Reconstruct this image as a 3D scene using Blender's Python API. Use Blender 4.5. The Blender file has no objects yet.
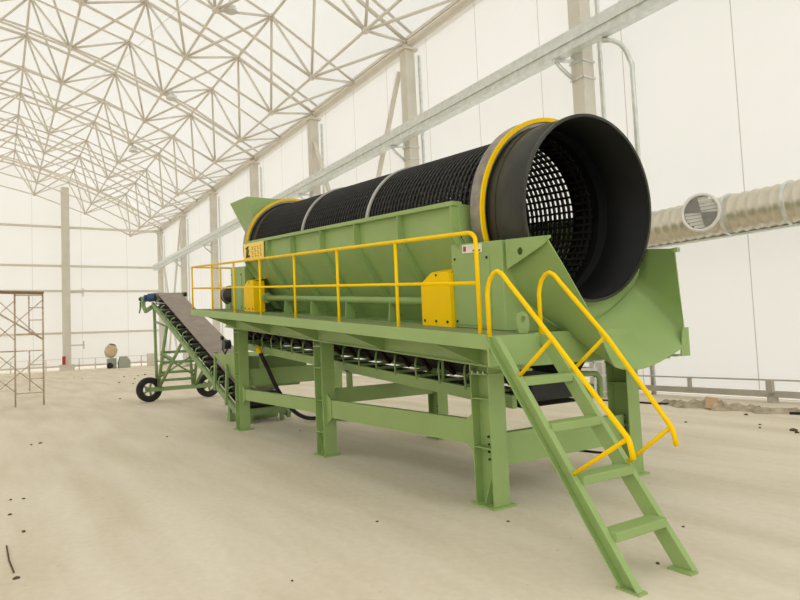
import bpy, math, random
from mathutils import Vector, Matrix
random.seed(7)
COL = bpy.context.scene.collection
PI = math.pi

# ------------------------------------------------------------ materials
def s2l(c):
    return tuple(((v/255)/12.92 if v/255 <= .04045 else ((v/255+.055)/1.055)**2.4) for v in c)

def mat(name, rgb, rough=.5, metal=0., var=.06, scale=3., bump=0., bscale=40., spec=.5, coat=0.):
    m = bpy.data.materials.new(name); m.use_nodes = True
    nt = m.node_tree; b = nt.nodes['Principled BSDF']
    c = s2l(rgb)
    tc = nt.nodes.new('ShaderNodeTexCoord')
    n = nt.nodes.new('ShaderNodeTexNoise'); n.inputs['Scale'].default_value = scale; n.inputs['Detail'].default_value = 5
    nt.links.new(tc.outputs['Object'], n.inputs['Vector'])
    r = nt.nodes.new('ShaderNodeValToRGB')
    r.color_ramp.elements[0].position = .3; r.color_ramp.elements[1].position = .7
    r.color_ramp.elements[0].color = tuple(v*(1-var) for v in c)+(1,)
    r.color_ramp.elements[1].color = tuple(min(1, v*(1+var)) for v in c)+(1,)
    nt.links.new(n.outputs['Fac'], r.inputs['Fac']); nt.links.new(r.outputs['Color'], b.inputs['Base Color'])
    b.inputs['Roughness'].default_value = rough; b.inputs['Metallic'].default_value = metal
    b.inputs['Specular IOR Level'].default_value = spec
    if coat: b.inputs['Coat Weight'].default_value = coat
    if bump:
        n2 = nt.nodes.new('ShaderNodeTexNoise'); n2.inputs['Scale'].default_value = bscale; n2.inputs['Detail'].default_value = 4
        nt.links.new(tc.outputs['Object'], n2.inputs['Vector'])
        bp = nt.nodes.new('ShaderNodeBump'); bp.inputs['Strength'].default_value = bump; bp.inputs['Distance'].default_value = .01
        nt.links.new(n2.outputs['Fac'], bp.inputs['Height']); nt.links.new(bp.outputs['Normal'], b.inputs['Normal'])
    return m

M = {}
M['green'] = mat('green_paint', (148,174,105), .5, var=.05, scale=2.2, bump=.04)
M['green2'] = mat('green_paint_worn', (134,160,104), .6, var=.10, scale=6)
M['deck'] = mat('green_grating', (126,140,92), .75, var=.25, scale=60, bump=.5, bscale=120)
M['yellow'] = mat('yellow_paint', (255,208,0), .5, var=.03, scale=5, spec=.12)
M['sign'] = mat('yellow_sign', (255,222,104), .5, var=.02)
M['black'] = mat('black_rubber_steel', (22,23,22), .5, var=.3, scale=8, bump=.15)
M['screen'] = mat('dark_screen_steel', (32,31,27), .55, var=.2, scale=5, spec=.3)
M['shaded_lining'] = mat('shade_dark_lining', (6,7,5), .55, var=.4, scale=3, spec=.25)  # drum inside, near-black so the shade in it is part of the colour
M['shell'] = mat('black_shell', (58,58,49), .45, var=.35, scale=2.5, bump=.08, bscale=12, spec=.35)
M['band'] = mat('grey_band', (178,176,168), .5, metal=.2)
M['tire_steel'] = mat('worn_steel', (150,144,134), .38, metal=.75, var=.25, scale=9)
M['belt'] = mat('grey_belt', (150,139,129), .8, var=.12, scale=4)
M['belt_dark'] = mat('black_belt', (24,23,23), .7, var=.2)
M['roller_red'] = mat('dark_red_roller', (44,17,15), .7, var=.2)
M['rubber'] = mat('tyre_rubber', (42,40,38), .85, var=.15, scale=12, bump=.3, bscale=60)
M['blue'] = mat('blue_motor_paint', (40,72,112), .45, var=.1)
M['motor'] = mat('grey_black_motor', (48,48,46), .5, var=.2)
M['galv'] = mat('galvanised_steel', (222,226,222), .38, metal=.6, var=.10, scale=6, bump=.05)
M['foil'] = mat('bright_duct_foil', (214,208,192), .34, metal=.85, var=.03, scale=7, bump=.06, bscale=5)
M['truss'] = mat('white_grey_truss_paint', (222,216,203), .5, var=.03)
M['column'] = mat('cream_column_paint', (218,213,200), .55, var=.05, scale=1.5)
M['white'] = mat('white_plastic', (232,230,224), .5, var=.03)
M['slat'] = mat('grey_slats', (206,204,197), .5)
M['letter'] = mat('ochre_lettering', (196,156,62), .6)
M['beam'] = mat('dusty_grey_beam', (178,172,160), .7, var=.1)
M['card'] = mat('dull_cardboard', (190,160,122), .9, var=.15)
M['gap_brightener'] = mat('added_pale_ground', (226,221,208), .9, var=.02)  # pale tone for the ground added outside to brighten the wall gap
M['damper'] = mat('grey_damper', (136,134,126), .6)
M['rust'] = mat('rusty_scaffold_steel', (196,176,150), .7, var=.25, scale=14)
M['wood'] = mat('weathered_plank', (148,120,92), .8, var=.2, scale=8)
M['concrete'] = mat('plain_concrete', (170,160,145), .9, var=.12, scale=5, bump=.3)
M['canvas'] = mat('beige_crumpled_sheet', (176,164,142), .9, var=.3, scale=7, bump=.5)
M['stone'] = mat('brown_stone', (92,72,54), .95, var=.3, scale=20)
M['mixer'] = mat('dusty_beige_steel', (214,192,160), .8, var=.15)
M['boxgrey'] = mat('pale_grey_green_box', (168,172,158), .8, var=.06)
M['red'] = mat('red_mark', (176,52,44), .5)
M['ink'] = mat('dark_ink', (52,46,22), .6)
M['steelbolt'] = mat('zinc_bolt', (190,190,180), .4, metal=.6)
M['hole'] = mat('dark_bolt', (24,30,20), .8)
M['pblue'] = mat('blue_packaging', (70,112,150), .6, var=.2, scale=20)
M['glass_lamp'] = mat('lamp_glass', (214,212,205), .25)

def membrane(name, axis, start, pitch, seam_rgb=(150,144,134)):
    """translucent white hall fabric with welded seams at a fixed pitch along one axis"""
    m = bpy.data.materials.new(name); m.use_nodes = True; nt = m.node_tree
    nt.nodes.clear()
    out = nt.nodes.new('ShaderNodeOutputMaterial'); mix = nt.nodes.new('ShaderNodeMixShader')
    d = nt.nodes.new('ShaderNodeBsdfDiffuse'); t = nt.nodes.new('ShaderNodeBsdfTranslucent')
    geo = nt.nodes.new('ShaderNodeNewGeometry'); sep = nt.nodes.new('ShaderNodeSeparateXYZ')
    nt.links.new(geo.outputs['Position'], sep.inputs[0])
    def math_(op, a, b=None):
        n = nt.nodes.new('ShaderNodeMath'); n.operation = op
        for i, v in enumerate((a, b)):
            if v is None: continue
            if isinstance(v, (int, float)): n.inputs[i].default_value = v
            else: nt.links.new(v, n.inputs[i])
        return n.outputs[0]
    v = math_('SUBTRACT', sep.outputs[axis], start); v = math_('DIVIDE', v, pitch)
    v = math_('FRACT', v); v = math_('LESS_THAN', v, .022/pitch)
    noise = nt.nodes.new('ShaderNodeTexNoise'); noise.inputs['Scale'].default_value = .35
    nt.links.new(geo.outputs['Position'], noise.inputs['Vector'])
    ramp = nt.nodes.new('ShaderNodeValToRGB'); a, b = s2l((242,241,236)), s2l((246,245,241))
    ramp.color_ramp.elements[0].color = a+(1,); ramp.color_ramp.elements[1].color = b+(1,)
    nt.links.new(noise.outputs['Fac'], ramp.inputs['Fac'])
    mc = nt.nodes.new('ShaderNodeMix'); mc.data_type = 'RGBA'
    nt.links.new(v, mc.inputs[0]); nt.links.new(ramp.outputs[0], mc.inputs[6]); mc.inputs[7].default_value = s2l(seam_rgb)+(1,)
    nt.links.new(mc.outputs[2], d.inputs['Color']); nt.links.new(mc.outputs[2], t.inputs['Color'])
    mix.inputs[0].default_value = .5
    nt.links.new(d.outputs[0], mix.inputs[1]); nt.links.new(t.outputs[0], mix.inputs[2]); nt.links.new(mix.outputs[0], out.inputs[0])
    return m
M['mem_wall'] = membrane('wall_fabric', 0, -7.1, 2.75, (196,192,181))
M['mem_far'] = membrane('end_wall_fabric', 1, 2.7, 3.7, (205,200,190))
M['mem_roof'] = membrane('roof_fabric', 0, -60.5, 8.2, (225,220,210))

def floor_mat():
    m = bpy.data.materials.new('dusty_concrete_floor'); m.use_nodes = True; nt = m.node_tree; b = nt.nodes['Principled BSDF']
    geo = nt.nodes.new('ShaderNodeNewGeometry')
    def noise(scale, detail, sx=1, sy=1):
        mp = nt.nodes.new('ShaderNodeMapping'); mp.inputs['Scale'].default_value = (sx, sy, 1); mp.inputs['Rotation'].default_value = (0,0,.35)
        nt.links.new(geo.outputs['Position'], mp.inputs[0])
        n = nt.nodes.new('ShaderNodeTexNoise'); n.inputs['Scale'].default_value = scale; n.inputs['Detail'].default_value = detail
        nt.links.new(mp.outputs[0], n.inputs['Vector']); return n.outputs['Fac']
    def ramp(fac, stops):
        r = nt.nodes.new('ShaderNodeValToRGB'); nt.links.new(fac, r.inputs[0])
        e = r.color_ramp.elements
        e[0].position, e[0].color = stops[0][0], s2l(stops[0][1])+(1,); e[1].position, e[1].color = stops[-1][0], s2l(stops[-1][1])+(1,)
        for p, c in stops[1:-1]: x = e.new(p); x.color = s2l(c)+(1,)
        return r.outputs[0]
    def mixc(f, a, bb, mode='MIX'):
        x = nt.nodes.new('ShaderNodeMix'); x.data_type = 'RGBA'; x.blend_type = mode
        if isinstance(f, float): x.inputs[0].default_value = f
        else: nt.links.new(f, x.inputs[0])
        nt.links.new(a, x.inputs[6]); nt.links.new(bb, x.inputs[7]); return x.outputs[2]
    base = ramp(noise(.5, 8), [(.25, (212,200,176)), (.5, (222,211,189)), (.75, (231,221,202))])
    streak = ramp(noise(.8, 6, .35, 2.2), [(.35, (206,193,166)), (.62, (234,225,206))])
    c = mixc(.62, base, streak)
    fine = ramp(noise(14, 6), [(.3, (206,194,170)), (.7, (236,228,212))])
    c = mixc(.22, c, fine)
    spk = ramp(noise(9, 2), [(.72, (255,255,255)), (.80, (168,150,126))])
    c = mixc(.35, c, spk, 'MULTIPLY')
    nt.links.new(c, b.inputs['Base Color']); b.inputs['Roughness'].default_value = .85; b.inputs['Specular IOR Level'].default_value = .3
    bp = nt.nodes.new('ShaderNodeBump'); bp.inputs['Strength'].default_value = .35; bp.inputs['Distance'].default_value = .02
    nt.links.new(noise(6, 8), bp.inputs['Height']); nt.links.new(bp.outputs[0], b.inputs['Normal'])
    return m
M['floor'] = floor_mat()

# ------------------------------------------------------------ geometry helper
V = Vector
class MB:
    def __init__(s): s.v = []; s.f = []; s.sm = []
    def add(s, vs, fs, smooth=False):
        o = len(s.v); s.v += [tuple(v) for v in vs]; s.f += [tuple(i+o for i in f) for f in fs]; s.sm += [smooth]*len(fs); return s
    def hexa(s, p):  # 8 points: bottom 4 ccw, top 4 ccw
        return s.add(p, [(3,2,1,0),(4,5,6,7),(0,1,5,4),(1,2,6,5),(2,3,7,6),(3,0,4,7)])
    def box(s, x0, x1, y0, y1, z0, z1):
        return s.hexa([(x0,y0,z0),(x1,y0,z0),(x1,y1,z0),(x0,y1,z0),(x0,y0,z1),(x1,y0,z1),(x1,y1,z1),(x0,y1,z1)])
    def dbox(s, x0, x1, y0, y1, h0, h1):   # follows the slope of the machine
        a0, a1, b0, b1 = D(x0)+h0, D(x1)+h0, D(x0)+h1, D(x1)+h1
        return s.hexa([(x0,y0,a0),(x1,y0,a1),(x1,y1,a1),(x0,y1,a0),(x0,y0,b0),(x1,y0,b1),(x1,y1,b1),(x0,y1,b0)])
    def beam(s, p, q, w, h, up=(0,0,1)):
        p, q = V(p), V(q); d = (q-p).normalized(); u = V(up); r = d.cross(u).normalized(); u = r.cross(d)
        c = [(-1,-1),(1,-1),(1,1),(-1,1)]
        P = [p+r*a*w/2+u*b*h/2 for a, b in c]; Q = [q+r*a*w/2+u*b*h/2 for a, b in c]
        return s.add(P+Q, [(0,1,2,3),(7,6,5,4),(0,4,5,1),(1,5,6,2),(2,6,7,3),(3,7,4,0)])
    def tube(s, pts, r, n=8, caps=True):
        pts = [V(p) for p in pts]; N = len(pts)
        t0 = (pts[1]-pts[0]).normalized(); a = V((0,0,1)) if abs(t0.z) < .9 else V((1,0,0))
        nr = t0.cross(a).normalized(); rings = []
        for i, p in enumerate(pts):
            t = ((pts[i]-pts[i-1]).normalized() if i else t0)
            if i < N-1: t = (t+(pts[i+1]-pts[i]).normalized()).normalized()
            nr = (nr-t*nr.dot(t)).normalized(); b = t.cross(nr)
            rings += [p+(nr*math.cos(2*PI*k/n)+b*math.sin(2*PI*k/n))*r for k in range(n)]
        fs = [(i*n+k, i*n+(k+1)%n, (i+1)*n+(k+1)%n, (i+1)*n+k) for i in range(N-1) for k in range(n)]
        s.add(rings, fs, True)
        if caps: o = len(s.v)-len(rings); s.f += [tuple(o+k for k in reversed(range(n))), tuple(o+(N-1)*n+k for k in range(n))]; s.sm += [False]*2
        return s
    def revolve(s, c, axis, prof, n=32, smooth=True, closed=False):   # prof: (along, radius)
        c, a = V(c), V(axis).normalized(); e = V((0,0,1)) if abs(a.z) < .9 else V((1,0,0))
        u = (e-a*e.dot(a)).normalized(); w = a.cross(u)
        vs = [c+a*t+(u*math.cos(2*PI*k/n)+w*math.sin(2*PI*k/n))*r for t, r in prof for k in range(n)]
        m = len(prof); fs = []
        for i in range(m if closed else m-1):
            j = (i+1) % m
            fs += [(i*n+k, i*n+(k+1)%n, j*n+(k+1)%n, j*n+k) for k in range(n)]
        return s.add(vs, fs, smooth)
    def cyl(s, c, axis, r, l, n=24):
        return s.revolve(c, axis, [(-l/2,.0001),(-l/2,r),(l/2,r),(l/2,.0001)], n, False)
    def ringbar(s, c, axis, r0, r1, t0, t1, n=48):
        return s.revolve(c, axis, [(t0,r0),(t0,r1),(t1,r1),(t1,r0)], n, False, True)
    def plate(s, pts, off):   # polygon extruded by off
        pts = [V(p) for p in pts]; o = V(off); n = len(pts)
        return s.add(pts+[p+o for p in pts], [tuple(range(n)), tuple(reversed(range(n, 2*n)))]+[(i, n+i, n+(i+1)%n, (i+1)%n) for i in range(n)])
    def sheet(s, rowa, rowb, th):  # skin between two polylines, thickness th (vector per sheet normal)
        a = [V(p) for p in rowa]; b = [V(p) for p in rowb]; n = len(a)
        def nrm(i):
            j0, j1 = max(0,i-1), min(n-1,i+1)
            return ((a[j1]-a[j0]).cross(b[i]-a[i])).normalized()*th
        N = [nrm(i) for i in range(n)]
        vs = a+b+[a[i]+N[i] for i in range(n)]+[b[i]+N[i] for i in range(n)]
        fs = []
        for i in range(n-1):
            fs += [(i, i+1, n+i+1, n+i), (2*n+i, 3*n+i, 3*n+i+1, 2*n+i+1), (i, 2*n+i, 2*n+i+1, i+1), (n+i, n+i+1, 3*n+i+1, 3*n+i)]
        fs += [(0, n, 3*n, 2*n), (n-1, 3*n-1, 4*n-1, 2*n-1)]
        return s.add(vs, fs)
    def build(s, name, m, parent=None, bevel=0, normals=True):
        me = bpy.data.meshes.new(name)
        if parent is not None:
            off = WPOS.get(parent.name, V((0,0,0))); vs = [tuple(V(v)-off) for v in s.v]
        else: vs = s.v
        me.from_pydata(vs, [], s.f); me.update()
        for p, sm in zip(me.polygons, s.sm): p.use_smooth = sm
        if normals:
            import bmesh
            bm = bmesh.new(); bm.from_mesh(me); bmesh.ops.recalc_face_normals(bm, faces=bm.faces); bm.to_mesh(me); bm.free()
        me.materials.append(M[m] if isinstance(m, str) else m)
        o = bpy.data.objects.new(name, me); COL.objects.link(o)
        if parent is not None:
            o.parent = parent; WPOS[o.name] = WPOS.get(parent.name, V((0,0,0)))
        if bevel:
            b = o.modifiers.new('bevel', 'BEVEL'); b.width = bevel; b.segments = 1; b.limit_method = 'ANGLE'; b.angle_limit = .7
        return o
WPOS = {}

def D(x): return 1.57-.0835*(x+3.78)      # walkway height of the sloping machine
def thing(name, label, cat, loc=(0,0,0), group=None):
    o = bpy.data.objects.new(name, None); COL.objects.link(o); o.location = loc; WPOS[o.name] = V(loc)
    o.empty_display_size = .2
    o['label'] = label; o['category'] = cat
    if group: o['group'] = group
    return o
def tag(o, label, cat, group=None, kind=None):
    if label: o['label'] = label
    if cat: o['category'] = cat
    if group: o['group'] = group
    if kind: o['kind'] = kind
    return o
def struct(o): o['kind'] = 'structure'; return o
def copy_tree(o, loc=None, label=None, parent=None):
    c = o.copy(); COL.objects.link(c)
    if parent is not None: c.parent = parent
    for ch in list(o.children): copy_tree(ch, parent=c)
    if loc is not None: c.location = loc
    if label: c['label'] = label
    return c
def arc(c, u, w, r, a0, a1, n=6):
    c, u, w = V(c), V(u), V(w)
    return [c+u*r*math.cos(a0+(a1-a0)*i/n)+w*r*math.sin(a0+(a1-a0)*i/n) for i in range(n+1)]

# ============================================================ THE HALL
YW, YL, XF, XB = 13.2, -26.45, -61.0, 9.0
fl = MB().add([(-110,-70,0),(40,-70,0),(40,60,0),(-110,60,0)], [(0,1,2,3)]).build('floor', 'floor'); struct(fl)
# arch of the roof: top nodes in the YZ plane
ang = [28.9,22.5,16.1,9.6,3.2,-3.2,-9.6,-16.1,-22.5,-28.9]
T = [V((0,12.95,12.42))]
for a in ang: T.append(T[-1]+V((0,-4.18*math.cos(math.radians(a)),4.18*math.sin(math.radians(a)))))
B = []
for i, a in enumerate(ang):
    mid = (T[i]+T[i+1])/2; n = V((0,-math.sin(math.radians(a)),-math.cos(math.radians(a))))
    B.append(mid+n*2.4)
CX_ = [-60.2,-51.8,-43.4,-35.2,-27.05,-18.85,-10.87,-2.7,5.4]
XA = []
for k in range(8): XA += [CX_[k], (CX_[k]+CX_[k+1])/2]     # half-bay stations, columns on every second
# roof fabric
roof = MB(); prof = []
for i, t in enumerate(T):
    nrm = V((0, math.sin(math.radians(28.9-6.4*i)), math.cos(math.radians(28.9-6.4*i))))
    prof.append(t+V((0,nrm.y,nrm.z))*.75)
prof = [V((0,YW+.02,12.2))]+prof[0:]+[V((0,YL-.02,12.2))]
roof.add([(XF-.3,p.y,p.z) for p in prof]+[(XB,p.y,p.z) for p in prof], [(i,i+1,len(prof)+i+1,len(prof)+i) for i in range(len(prof)-1)], True)
struct(roof.build('ceiling', 'mem_roof', normals=False))
struct(MB().add([(XF-.3,YW,.2),(XB,YW,.2),(XB,YW,12.4),(XF-.3,YW,12.4)], [(0,1,2,3)]).build('wall_right', 'mem_wall', normals=False))
struct(MB().add([(XF-.3,YL,.2),(XB,YL,.2),(XB,YL,12.4),(XF-.3,YL,12.4)], [(0,1,2,3)]).build('wall_left', 'mem_wall', normals=False))
pf = [(XF,YL,.25),(XF,YW,.25)]+[(XF,p.y,p.z) for p in prof]
struct(MB().add(pf, [tuple(range(len(pf)))]).build('wall_far', 'mem_far', normals=False))

struct(MB().box(-70,30,13.3,40,.0,.012).build('added_ground_1', 'gap_brightener'))  # extra pale ground outside, added to brighten the gap below the fabric
# base beams below the fabric
bb = thing('base_beam', 'long grey steel base beam along the foot of the right wall, daylight below it', 'beam')
MB().box(XF,XB,12.78,12.9,.1,.22).build('beam_rail', 'beam', bb)
for k in range(9):
    x = -8.35+1.72*(k-6)
    if k in (6, 7): MB().box(x-.03,x+.03,12.72,12.8,.2,.44).build('rail_post', 'beam', bb)
    else: MB().box(x-.04,x+.04,12.72,12.8,.0,.44).build('rail_post', 'beam', bb)
MB().box(-6.69,-6.57,12.68,12.78,.2,.45).box(-6.69,-6.57,12.7,12.9,0,.12).build('rail_post', 'beam', bb)
MB().tube([(XF,12.75,.44),(XB,12.75,.44)], .016).build('clamp_rail', 'beam', bb)
fb = thing('base_beam', 'grey base beam and clamp rail along the foot of the far end wall', 'beam')
MB().box(XF+.1,XF+.25,YL,YW-.3,.28,.42).build('beam_rail', 'column', fb)
MB().tube([(XF+.3,YL,.95),(XF+.3,YW-.3,.95)], .02).build('clamp_rail', 'galv', fb)
for k in range(14):
    y = -3.9+k*1.25
    MB().box(XF+.26,XF+.34,y-.04,y+.04,0,.95).build('rail_post', 'column', fb)

# right-hand columns
COLX = [-10.87,-18.85,-27.05,-35.2,-43.4,-51.8,-60.2]
names = ['cream box column behind the open drum end, tallest in the photo',
 'cream box column carrying a diagonal brace on its left, second from the right',
 'cream box column left of the grey roof-high brace, third from the right',
 'cream box column rising just behind the green feed hopper',
 'cream box column rising behind the platform end rail and the inclined belt',
 'cream box column right beside the corner column of the hall',
 'cream column in the far right corner of the hall']
proto = thing('wall_column', names[0], 'column', (COLX[0],12.6,0), 'box columns along the right wall')
x = COLX[0]
MB().box(x-.1,x+.3,12.6,13.0,.02,12.0).build('post', 'column', proto, bevel=.01)
MB().box(x-.2,x+.4,12.5,13.1,12.0,12.08).build('cap_plate', 'truss', proto)
MB().box(x-.2,x+.4,12.5,13.1,0,.04).build('base_plate', 'concrete', proto)
MB().box(x+.40,x+.48,13.06,13.14,.02,11.8).build('fabric_clamp_post', 'galv', proto)
MB().box(x,x+.2,12.75,12.95,12.08,12.2).build('bearing', 'truss', proto)
for cx, nm in list(zip(COLX, names))[1:]:
    copy_tree(proto, (cx,12.6,0), nm)
# far wall columns
farcol = thing('wall_column', 'tall cream column in the middle of the far end wall, red mark at its foot', 'column', (XF+.6,5.3,0), 'columns of the end wall')
MB().box(XF+.3,XF+.9,4.85,5.45,.02,15.6).build('post', 'column', farcol, bevel=.01)
MB().box(XF+.2,XF+1.0,4.6,5.7,0,.5).build('footing', 'column', farcol)
MB().box(XF+1.1,XF+1.13,4.75,5.0,.5,1.2).build('red_mark', 'red', farcol)
for k, z in enumerate((2.1,6.6)):
    MB().tube([(XF+.5,5.45,z),(XF+.5,6.5,z)], .05).tube([(XF+.5,6.45,z-.35),(XF+.5,6.45,z+.35)], .05).build('hook_bracket', 'column', farcol)
# girts
for z, lb in ((12.25,'top'),(8.9,'second'),(6.75,'third'),(3.15,'lowest')):
    g = MB().box(XF+.05,XF+.25,YL,YW-.1,z-.09,z+.09).build('wall_girt', 'truss')
    tag(g, {'top':'thin grey horizontal girt highest on the far wall','second':'thin grey horizontal girt on the far wall level with the wall tray end','third':'thin grey horizontal girt on the far wall just above the blue belt motor','lowest':'thin grey horizontal girt lowest on the far wall'}[lb], 'girt', 'girts across the far end wall')
# eave beam
ev = thing('eave_beam', 'long cream eave tube running on top of the right-hand columns', 'beam')
MB().tube([(XF,12.95,12.35),(XB,12.95,12.35)], .15, 12).build('eave_tube', 'truss', ev)
MB().box(XF,XB,12.86,12.98,12.5,12.62).build('clamp_strip', 'truss', ev)
# wall braces
def brace(p, q, label):
    tag(MB().beam(p, q, .14, .14).build('wall_brace', 'truss'), label, 'brace', 'diagonal wall braces')
brace((-19.15,12.7,11.4),(-24.4,12.7,1.2), 'thin diagonal brace falling leftwards from the second column from the right')
brace((-26.7,12.75,10.9),(-22.0,12.75,1.5), 'thin diagonal brace falling rightwards from the third column from the right')
brace((-52.1,12.7,11.5),(-57.0,12.7,1), 'thin far brace leaning left from the column beside the hall corner')
brace((-59.9,12.75,11.2),(-54.2,12.75,1), 'thin far brace leaning right from the corner column')

# space frame
sf = thing('space_frame', 'arched white tubular space frame carrying the translucent hall roof', 'roof truss')
def at(p, x): return V((x, p.y, p.z))
lim = [i for i in range(len(XA))]
for k, x in enumerate(XA):
    m = MB()
    heavy = (k % 2 == 0)
    m.tube([at(t, x) for t in T], .075 if heavy else .05, 8)
    m.build('arch_chord', 'truss', sf)
    if heavy:
        ups = []
        for i, t in enumerate(T):
            a = math.radians(28.9-6.4*i); ups.append(V((x+.02, t.y+math.sin(a)*.42, t.z+math.cos(a)*.42)))
        mm = MB(); mm.tube(ups, .055, 6)
        for i in range(len(T)): mm.tube([at(T[i], x), ups[i]], .03, 5)
        mm.build('fabric_arch', 'truss', sf)
XM = [(XA[k]+XA[k+1])/2 for k in range(len(XA)-1)]
for x in XM:
    MB().tube([at(b, x) for b in B], .05, 7).build('bottom_arch_chord', 'truss', sf)
for i, t in enumerate(T):
    if 0 < i < 10: MB().tube([at(t, XA[0]), at(t, XA[-1])], .055, 7).build('top_purlin', 'truss', sf)
for b in B:
    MB().tube([at(b, XM[0]), at(b, XM[-1])], .05, 7).build('bottom_purlin', 'truss', sf)
near, rest = [], MB()
cnt = 0
cells = [(abs(XM[j]+26)+abs(i-1)*2.0 if XM[j] < -12 else 99, i, j) for i in range(10) for j in range(len(XM))]
cells.sort()
for _, i, j in cells:
    for (tt, xx) in ((T[i],XA[j]),(T[i+1],XA[j]),(T[i],XA[j+1]),(T[i+1],XA[j+1])):
        if cnt < 100: MB().tube([at(B[i], XM[j]), at(tt, xx)], .05, 6).build('diagonal_strut', 'truss', sf); cnt += 1
        else: rest.tube([at(B[i], XM[j]), at(tt, xx)], .05, 6, caps=False)
r_ = rest.build('diagonal_strut', 'truss', sf); r_['kind'] = 'stuff'
nd = MB()
for b in B:
    for x in XM: nd.revolve(at(b, x), (0,0,1), [(-.13,.001),(-.09,.09),(0,.13),(.09,.09),(.13,.001)], 8)
for i in range(11):
    for x in XA: nd.revolve(at(T[i], x), (0,0,1), [(-.13,.001),(-.09,.09),(0,.13),(.09,.09),(.13,.001)], 8)
nn = nd.build('ball_node', 'truss', sf); nn['kind'] = 'stuff'

# hanging lamps on the frame
def lamp(loc, label):
    t = thing('high_bay_lamp', label, 'lamp', loc, 'lamps hung under the space frame')
    x, y, z = loc
    MB().revolve((x,y,z), (0,0,1), [(.0,.24),(.04,.25),(.16,.2),(.2,.09),(.28,.08)], 16).build('lamp_shade', 'galv', t)
    MB().revolve((x,y,z), (0,0,1), [(-.06,.001),(-.05,.15),(0,.24)], 16).build('diffuser', 'glass_lamp', t)
    MB().tube([(x,y,z+.27),(x,y,z+.5)], .02).build('hanger', 'truss', t)
lamp((-20.9,6.95,13.1), 'grey bell lamp nearest the top edge of the photo, hung under the roof frame')
lamp((-28.9,6.8,12.75), 'small bell lamp on the roof frame, between the nearest and the farthest lamp')
lamp((-37.2,6.6,12.6), 'smallest and farthest bell lamp under the roof frame')
tag(MB().tube([(-12.0,8.5,14.6),(-28,5.0,14.2),(-44,2.3,15.4)], .012, 5).build('cable', 'galv'), 'thin wire slung across the roof bays beside the lamps', 'cable')

# cable tray / service channel along right wall
tr = thing('wall_tray', 'long galvanised box tray running the length of the right wall on brackets', 'tray')
MB().box(-59.6,XB,12.05,12.33,8.55,8.9).build('channel', 'galv', tr, bevel=.012)
MB().box(-59.6,XB,12.0,12.05,8.7,8.98).build('cover_lip', 'galv', tr)
MB().box(-59.6,XB,12.04,12.34,8.5,8.55).build('bottom_flange', 'galv', tr)
for i, cx in enumerate(COLX[:6]):
    b = MB().tube([(cx-.2,12.1,8.5),(cx-.1,12.25,8.25),(cx+.02,12.58,7.95)], .05, 6).beam((cx-.2,12.05,8.46),(cx+.02,12.6,8.46), .07,.07)
    b.build('bracket', 'galv', tr)
    MB().box(cx-.12,cx+.32,12.56,12.6,7.95,8.0).box(cx-.12,cx+.32,12.56,12.6,8.38,8.43).box(cx+.3,cx+.33,12.56,13.02,7.95,8.0).box(cx+.3,cx+.33,12.56,13.02,8.38,8.43).build('clamp_band', 'galv', tr)
dp = thing('down_pipe', 'thin galvanised pipe hanging from the wall tray right of the nearest column', 'pipe')
MB().tube([(-9.66,12.25,8.44),(-9.55,12.45,8.44),(-9.47,12.65,8.36),(-9.43,12.8,8.2),(-9.42,12.98,7.9),(-9.42,12.98,0.0)], .06, 10).build('pipe', 'galv', dp)
MB().box(-10.0,-9.42,12.98,13.02,5.6,5.65).build('strap', 'galv', dp)
# ventilation duct
du = thing('ventilation_duct', 'shiny foil-clad round ventilation duct along the right wall behind the chute', 'duct')
pr = []
xx = -13.0
while xx < 8.9:
    pr += [(xx, .385), (xx+.02, .40), (xx+.05, .40), (xx+.07, .385)]; xx += .2
MB().revolve((0,12.3,3.72), (1,0,0), pr, 32).build('duct_shell', 'foil', du)
for k, x in enumerate((-10.4,-6.9,-5.75,-1.5,2.5,6.5)):
    MB().ringbar((x,12.3,3.72), (1,0,0), .38,.425,-.03,.03, 32).build('joint_band', 'galv', du)
MB().box(-13,8.9,12.24,12.36,3.29,3.33).build('support_rail', 'galv', du)
noz = MB().revolve((-7.33,12.3,3.80), (.18,-1,0), [(.2,.36),(.42,.36),(.44,.385),(.5,.385),(.5,.33),(.46,.33)], 36).build('nozzle', 'white', du)
mm = MB()
for k in range(9):
    z = -.28+k*.07; hw = math.sqrt(max(0,.32**2-z*z))
    ax = V((-.18,1,0)).normalized(); sd = V((1,.18,0)).normalized(); c0 = V((-7.33,12.3,3.80))-ax*.455
    mm.beam(c0-sd*hw+V((0,0,z)), c0+sd*hw+V((0,0,z)), .012, .062)
mm.build('grille', 'slat', du)
c0 = V((-7.33,12.3,3.80))-V((-.18,1,0)).normalized()*.475; sd = V((1,.18,0)).normalized()
def fan(a0, a1): return [c0]+[c0+sd*.31*math.cos(a0+(a1-a0)*i/6)+V((0,0,1))*.31*math.sin(a0+(a1-a0)*i/6) for i in range(7)]
MB().plate(fan(math.radians(100),math.radians(172)), (0,-.006,0)).build('damper_blade', 'damper', du)
MB().plate(fan(math.radians(-78),math.radians(-5)), (0,-.006,0)).build('damper_blade', 'damper', du)

# ============================================================ THE MACHINE
S = -.0835; AX = V((1,0,S)).normalized()
def axis_pt(x): return V((x, 4.87, 2.746-.0845*(x+4)))
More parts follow.
